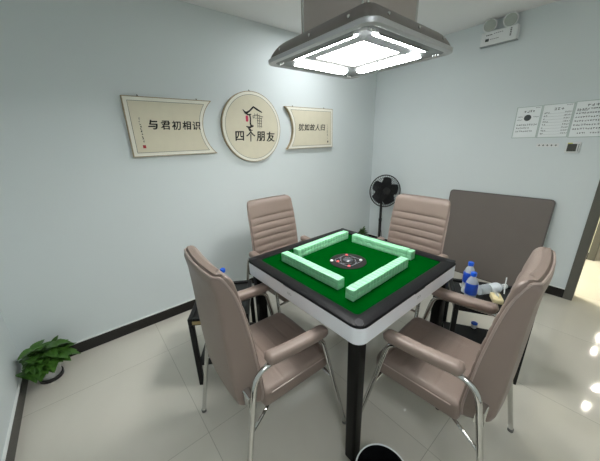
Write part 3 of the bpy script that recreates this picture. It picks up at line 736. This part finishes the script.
# ------------------------------------------------------------------ table lid leaning on the right wall
o = empty('table_lid', (1.985, -0.134, 0.0), 0, 'grey-brown square table lid with rounded corners leaning on the right wall', 'board')
tilt = math.atan2(XR - 0.026 - 1.985 , 0.905)
mm = Matrix.Rotation(tilt, 4, 'Y')
ol = rrect(0.447, 0.458, 0.035, 6, 0, 0.458)
bm = bmesh.new(); prism(bm, ol, 0.0, 0.020, lambda u, v, d: (d, u, v)); xform(bm, mm); L_ = finish('edging', bm, m_lid_edge, o)
bm = bmesh.new(); prism(bm, rrect(0.437, 0.448, 0.030, 6, 0, 0.458), -0.0015, 0.005, lambda u, v, d: (d, u, v)); xform(bm, mm); finish('panel', bm, m_lid, o)

# ------------------------------------------------------------------ standing fan
FX, FYY = 1.945, 1.095
o = empty('standing_fan', (FX, FYY, 0), 0, 'black standing fan with round cage in the far corner', 'fan')
bm = bmesh.new(); lathe(bm, [(0.15, 0), (0.15, 0.012), (0.13, 0.024), (0.03, 0.035), (0.02, 0.06)], 36); finish('base', bm, m_fan, o)
bm = bmesh.new(); tube(bm, [(0, 0, 0.03), (0, 0, 0.42), (0, 0, 0.421), (0, 0, 0.74)], [0.019, 0.019, 0.016, 0.016], 14); finish('pole', bm, m_fan, o)
bm = bmesh.new(); lathe(bm, [(0.019, 0.40), (0.022, 0.405), (0.022, 0.44), (0.019, 0.445)], 14); finish('height_collar', bm, m_fan, o)
face = Vector((-0.55, -0.85, 0)).normalized(); face = (face + Vector((0.0, 0.0, 0.12))).normalized()
fm = Matrix.Translation((face.x * 0.05 + 0.012, face.y * 0.05, 0.825)) @ face.to_track_quat('Z', 'Y').to_matrix().to_4x4()
bm = bmesh.new(); lathe(bm, [(0.02, -0.13), (0.05, -0.12), (0.058, -0.07), (0.05, -0.03), (0.03, -0.02)], 24); xform(bm, fm); finish('motor', bm, m_fan, o)
bm = bmesh.new(); box(bm, -0.02, 0.02, -0.02, 0.02, 0.72, 0.80, 0.005); finish('neck', bm, m_fan, o)
Rf = 0.203
bm = bmesh.new()
def hoop(r, z, t, n=48): tube(bm, [(r * math.cos(2 * PI * k / n), r * math.sin(2 * PI * k / n), z) for k in range(n)], t, 6, closed=True)
hoop(Rf, 0.03, 0.007)
for r, z in ((0.17, 0.058), (0.115, 0.072), (0.17, -0.004), (0.115, -0.02)): hoop(r, z, 0.0016, 36)
for k in range(48):
    a = 2 * PI * k / 48; c, s = math.cos(a), math.sin(a)
    tube(bm, [(c * r, s * r, z) for r, z in ((0.045, 0.078), (0.10, 0.075), (0.17, 0.058), (Rf, 0.032))], 0.0019, 4)
    a += PI / 48; c, s = math.cos(a), math.sin(a)
    tube(bm, [(c * r, s * r, z) for r, z in ((0.05, -0.028), (0.10, -0.024), (0.17, -0.004), (Rf, 0.028))], 0.0019, 4)
xform(bm, fm); cage = finish('cage', bm, m_fan, o)
bm = bmesh.new(); lathe(bm, [(0.046, 0.074), (0.046, 0.082), (0.038, 0.086)], 24); xform(bm, fm); finish('cage_badge', bm, m_fan, cage)
for k in range(5):
    bm = bmesh.new(); g = []
    for i in range(7):
        r = 0.03 + 0.15 * i / 6; wv = 0.045 + 0.055 * math.sin(PI * min(1, i / 5.5) * .8)
        g.append([bm.verts.new((r * math.cos(t), r * math.sin(t), 0.024 + 0.020 * u)) for u in (-1, -.33, .33, 1) for t in [2 * PI * k / 5 + (u * wv + 0.02 * i / 6) / r * .8]])
    for a, b in zip(g[:-1], g[1:]):
        for j in range(3): bm.faces.new((a[j], a[j + 1], b[j + 1], b[j]))
    bmesh.ops.solidify(bm, geom=bm.faces[:], thickness=0.002)
    xform(bm, fm); finish('blade', bm, m_fanblade, o)
bm = bmesh.new(); lathe(bm, [(0.03, 0.0), (0.032, 0.04), (0.02, 0.05)], 20); xform(bm, fm); finish('hub', bm, m_fan, o)
bm = bmesh.new(); pts = []
for k in range(21):
    t = k / 20; pts.append((0.045 + 0.10 * t ** 1.2 - 0.02 * math.sin(PI * t), 0.045 - 0.02 * t, 0.74 - 0.72 * t ** 0.8))
tube(bm, pts, 0.003, 6); finish('cable', bm, m_fan, o)

# ------------------------------------------------------------------ plants
def leaf(bm, p, d, up_, L, W, droop=0.3):
    d = d.normalized(); s = d.cross(up_).normalized(); u2 = s.cross(d).normalized()
    rows = []
    N = 7
    for i in range(N + 1):
        t = i / N; w_ = W * (math.sin(PI * min(1, t ** 0.62)) ** 0.9) * (1.0 if t < 0.98 else 0.0)
        c = p + d * (L * t) - Vector((0, 0, 1)) * droop * L * t * t
        rows.append([c + s * w_ / 2 * k + u2 * (abs(k) * w_ * 0.16) for k in (-1, -0.5, 0, 0.5, 1)])
    vs = [[bm.verts.new(q) for q in r] for r in rows]
    for a, b in zip(vs[:-1], vs[1:]):
        for j in range(4): bm.faces.new((a[j], a[j + 1], b[j + 1], b[j]))
def plant(loc, pr, ph, n, spread, height, label, seed, pm, leafm, Lr=(0.07, 0.11), bias=(0, 0), clamp=None):
    rr = random.Random(seed); o = empty('potted_plant', loc, 0, label, 'plant')
    bm = bmesh.new(); lathe(bm, [(pr * 0.86, 0.026), (pr * 0.90, 0.03), (pr, ph), (pr * 1.03, ph), (pr * 1.03, ph - 0.006), (pr * 0.94, ph - 0.008), (pr * .9, ph - 0.02)], 36); finish('pot', bm, pm, o)
    bm = bmesh.new(); lathe(bm, [(pr * 0.92, 0.0), (pr * 1.0, 0.004), (pr * 1.04, 0.030), (pr * 0.98, 0.030), (pr * 0.9, 0.02)], 36); finish('saucer', bm, m_potbase, o)
    bm = bmesh.new(); lathe(bm, [(pr * 0.93, ph - 0.018), (pr * 0.6, ph - 0.010), (0.01, ph - 0.008)], 24); finish('soil', bm, m_soil, o)
    bs = bmesh.new(); bl = bmesh.new()
    for i in range(n):
        a = 2 * PI * i * 0.618 + rr.uniform(-.3, .3); k = math.sqrt(rr.uniform(0.02, 1)); rad = spread * k
        hz = ph + height * (1 - 0.75 * k * k) * rr.uniform(0.6, 1.05)
        c, s = math.cos(a), math.sin(a); p0 = Vector((c * pr * 0.4, s * pr * 0.4, ph - 0.015)); p1 = Vector((c * rad * .8 + bias[0] * k, s * rad * .8 + bias[1] * k, hz))
        if clamp: p1.x = max(p1.x, clamp[0]); p1.y = min(p1.y, clamp[1])
        pm_ = (p0 + p1) / 2 + Vector((0, 0, 0.03))
        tube(bs, [p0, pm_, p1], 0.0022, 5)
        d = Vector((c + rr.uniform(-.6, .6), s + rr.uniform(-.6, .6), rr.uniform(0.0, 0.95) * (1.25 - k)))
        if clamp:
            if p1.x < clamp[0] + 0.08: d.x = abs(d.x) * 0.6
            if p1.y > clamp[1] - 0.08: d.y = -abs(d.y) * 0.6
        L = rr.uniform(*Lr); leaf(bl, p1, d, Vector((0, 0, 1)), L, L * rr.uniform(0.62, 0.8), rr.uniform(0.1, 0.5))
    finish('stems', bs, m_stem, o); finish('foliage', bl, leafm, o, 80)
    return o
plant((-1.560, 1.255, 0), 0.064, 0.115, 130, 0.14, 0.14, 'bushy green pothos in a grey-white pot in the left corner on the floor', 5, m_pot, m_leaf, (0.065, 0.105), (-0.01, 0.01), (-0.115, 0.135))
plant((1.87, 1.325, 0), 0.055, 0.11, 70, 0.070, 0.15, 'small leafy plant on the floor behind the standing fan', 9, m_potbase, m_leaf, (0.04, 0.06), (0, 0), (-0.2, 0.06))

# ------------------------------------------------------------------ side tables
def side_table(x, y, ang, lu, lv, label, sticker=False):
    """origin at a foot corner; u along local x, v along local y"""
    o = empty('side_table', (x, y, 0), ang, label, 'side table', 'black side tables between the chairs')
    H = 0.50; b = 0.028
    bm = bmesh.new()
    box(bm, 0, lu, 0, b, H - 0.045, H, 0.002, 1); box(bm, 0, lu, lv - b, lv, H - 0.045, H, 0.002, 1)
    box(bm, 0, b, b, lv - b, H - 0.045, H, 0.002, 1); box(bm, lu - b, lu, b, lv - b, H - 0.045, H, 0.002, 1); finish('top_frame', bm, m_tableblack, o)
    bm = bmesh.new(); box(bm, b, lu - b, b, lv - b, H - 0.02, H - 0.012); finish('tabletop', bm, m_smoked, o)
    for cx in (0, lu - b):
        for cy in (0, lv - b):
            bm = bmesh.new(); box(bm, cx, cx + b, cy, cy + b, 0, H - 0.045, 0.002, 1); finish('leg', bm, m_tableblack, o)
    bm = bmesh.new(); box(bm, b, lu - b, 0.006, lv - 0.006, 0.13, 0.145, 0.002, 1); finish('shelf', bm, m_tableblack, o)
    return o
# left: corner L1, u = towards the back wall, v clockwise of it
a1 = math.atan2(0.84, 0.54)
def left_pt(u, v): return (-0.815 + math.cos(a1) * u + math.sin(a1) * v, 0.515 + math.sin(a1) * u - math.cos(a1) * v)
c_ = left_pt(0, 0.355)
sl = side_table(c_[0], c_[1], a1, 0.43, 0.355, 'black side table left of the mahjong table, under the round picture')
bm = bmesh.new(); box(bm, -0.0015, 0.0005, 0.255, 0.330, 0.462, 0.484); finish('gold_sticker', bm, m_gold, sl)
# right: P3 is the near foot
nrm_a = math.atan2(0.48, 0.877)      # local x from P4 to... along n
sr = side_table(0.680, -0.790, nrm_a, 0.35, 0.40, 'black side table at right, in front of the leaning grey board')
ca, sa = math.cos(nrm_a), math.sin(nrm_a)

# ------------------------------------------------------------------ bottles and small things on the side tables
def bottle(loc, label, labm, lying=None, h=0.215, capm=None):
    o = empty('water_bottle', loc, 0, label, 'bottle', 'plastic water bottles on the side tables')
    prof = [(0.024, 0.0), (0.031, 0.004), (0.0325, 0.02), (0.031, 0.03), (0.0325, 0.04), (0.0325, 0.135), (0.031, 0.15), (0.024, 0.172), (0.015, 0.187), (0.0135, 0.2)]
    mtx = lying or Matrix.Identity(4)
    bm = bmesh.new(); lathe(bm, prof, 24); xform(bm, mtx); finish('body', bm, m_pet, o)
    bm = bmesh.new(); lathe(bm, [(0.0330, 0.078), (0.0334, 0.080), (0.0334, 0.142), (0.0322, 0.150)], 24, cap=False); xform(bm, mtx); finish('label_wrap', bm, labm, o)
    bm = bmesh.new(); lathe(bm, [(0.0158, 0.194), (0.0162, 0.196), (0.0162, 0.214), (0.0145, 0.217)], 20); xform(bm, mtx); finish('cap', bm, capm or m_blue, o)
    return o
TT0 = 0.488
bottle((0.700, -0.427, TT0), 'standing water bottle with blue cap and label, farther of two on the right side table', m_label)
bottle((0.562, -0.490, TT0), 'standing water bottle with blue cap and label, nearer of two on the right side table', m_label)
lm = Matrix.Translation((0, 0, 0.0335)) @ Matrix.Rotation(math.radians(-28), 4, 'Z') @ Matrix.Rotation(PI / 2, 4, 'Y') @ Matrix.Translation((0, 0, -0.1))
bottle((0.800, -0.535, TT0), 'clear bottle with silver label lying on its side on the right side table', m_silver, lm, capm=m_white)
bottle((-0.530, 0.600, TT0), 'standing water bottle with blue cap on the left side table', m_label)
o = empty('tissue_packet', (0.722, -0.590, TT0 + 0.0005), 0.5, 'cream and yellow packet on the right side table beside the lying bottle', 'packet')
bm = bmesh.new(); box(bm, -0.045, 0.045, -0.028, 0.028, 0, 0.035, 0.008, 3); finish('wrapper', bm, m_tissue, o)
bm = bmesh.new()
loft(bm, [[Vector((sx * 0.028 * k, (sx * 0.01 + 0.006 * math.sin(sx * 5 + k)) * k + dy, z)) for sx in (-1, -.5, 0, .5, 1)] + [Vector((sx * 0.028 * k, (sx * 0.01 + 0.006 * math.sin(sx * 5 + k)) * k + dy + 0.002, z)) for sx in (1, .5, 0, -.5, -1)] for z, k, dy in ((0.034, 0.7, 0), (0.05, 1.0, 0.004), (0.062, 0.8, 0.010))])
finish('tissue', bm, m_white, o)
o = tag(finish('drinking_straw', (lambda b: (tube(b, smooth_path([(0, 0, 0.0025), (0.03, 0.010, 0.045), (0.045, 0.014, 0.10)], 0.02, 4), 0.0035, 8), b)[1])(bmesh.new()), m_white), 'white drinking straw standing at the right side table rear edge', 'straw')
o.location = (0.845, -0.60, TT0)
bm = bmesh.new(); box(bm, -0.045, 0.045, -0.028, 0.028, 0, 0.003, 0.001, 1)
o = tag(finish('pale_card', bm, m_card), 'small pale grey card lying behind the bottles on the right side table', 'card'); o.location = (0.760, -0.400, TT0); o.rotation_euler = (0, 0, 0.55)
o = empty('cup', (0.86, -0.47, 0.1452), 0, 'small white lidded cup on the lower shelf of the right side table', 'cup')
bm = bmesh.new(); lathe(bm, [(0.015, 0), (0.016, 0.002), (0.020, 0.035), (0.019, 0.035)], 20); finish('body', bm, m_white, o)
bm = bmesh.new(); lathe(bm, [(0.021, 0.033), (0.021, 0.040), (0.017, 0.043)], 20); finish('lid', bm, m_blue, o)
o = empty('playing_card_packet', (*left_pt(0.055, 0.095), TT0), a1, 'pink and white packet on the left side table beside the near-left chair', 'packet')
bm = bmesh.new(); box(bm, -0.035, 0.035, -0.024, 0.024, 0, 0.022, 0.002, 1); finish('box', bm, m_pink, o)
bm = bmesh.new(); box(bm, -0.0355, 0.0, -0.0245, 0.0245, 0.004, 0.0225, 0.001, 1); finish('flap', bm, m_white, o)

# ------------------------------------------------------------------ waste bin under the near table corner
o = empty('waste_bin', (-0.478, -0.600, 0), 0, 'round black waste bin with thin silver rim, on the floor by the near table leg', 'bin')
bm = bmesh.new(); lathe(bm, [(0.075, 0.012), (0.075, 0.0), (0.08, 0.002), (0.098, 0.265), (0.0955, 0.265), (0.076, 0.012)], 40); finish('bucket', bm, m_bin, o)
bm = bmesh.new(); n = 48; tube(bm, [(0.0985 * math.cos(2 * PI * k / n), 0.0985 * math.sin(2 * PI * k / n), 0.266) for k in range(n)], 0.0030, 8, closed=True); finish('rim', bm, m_binrim, o)
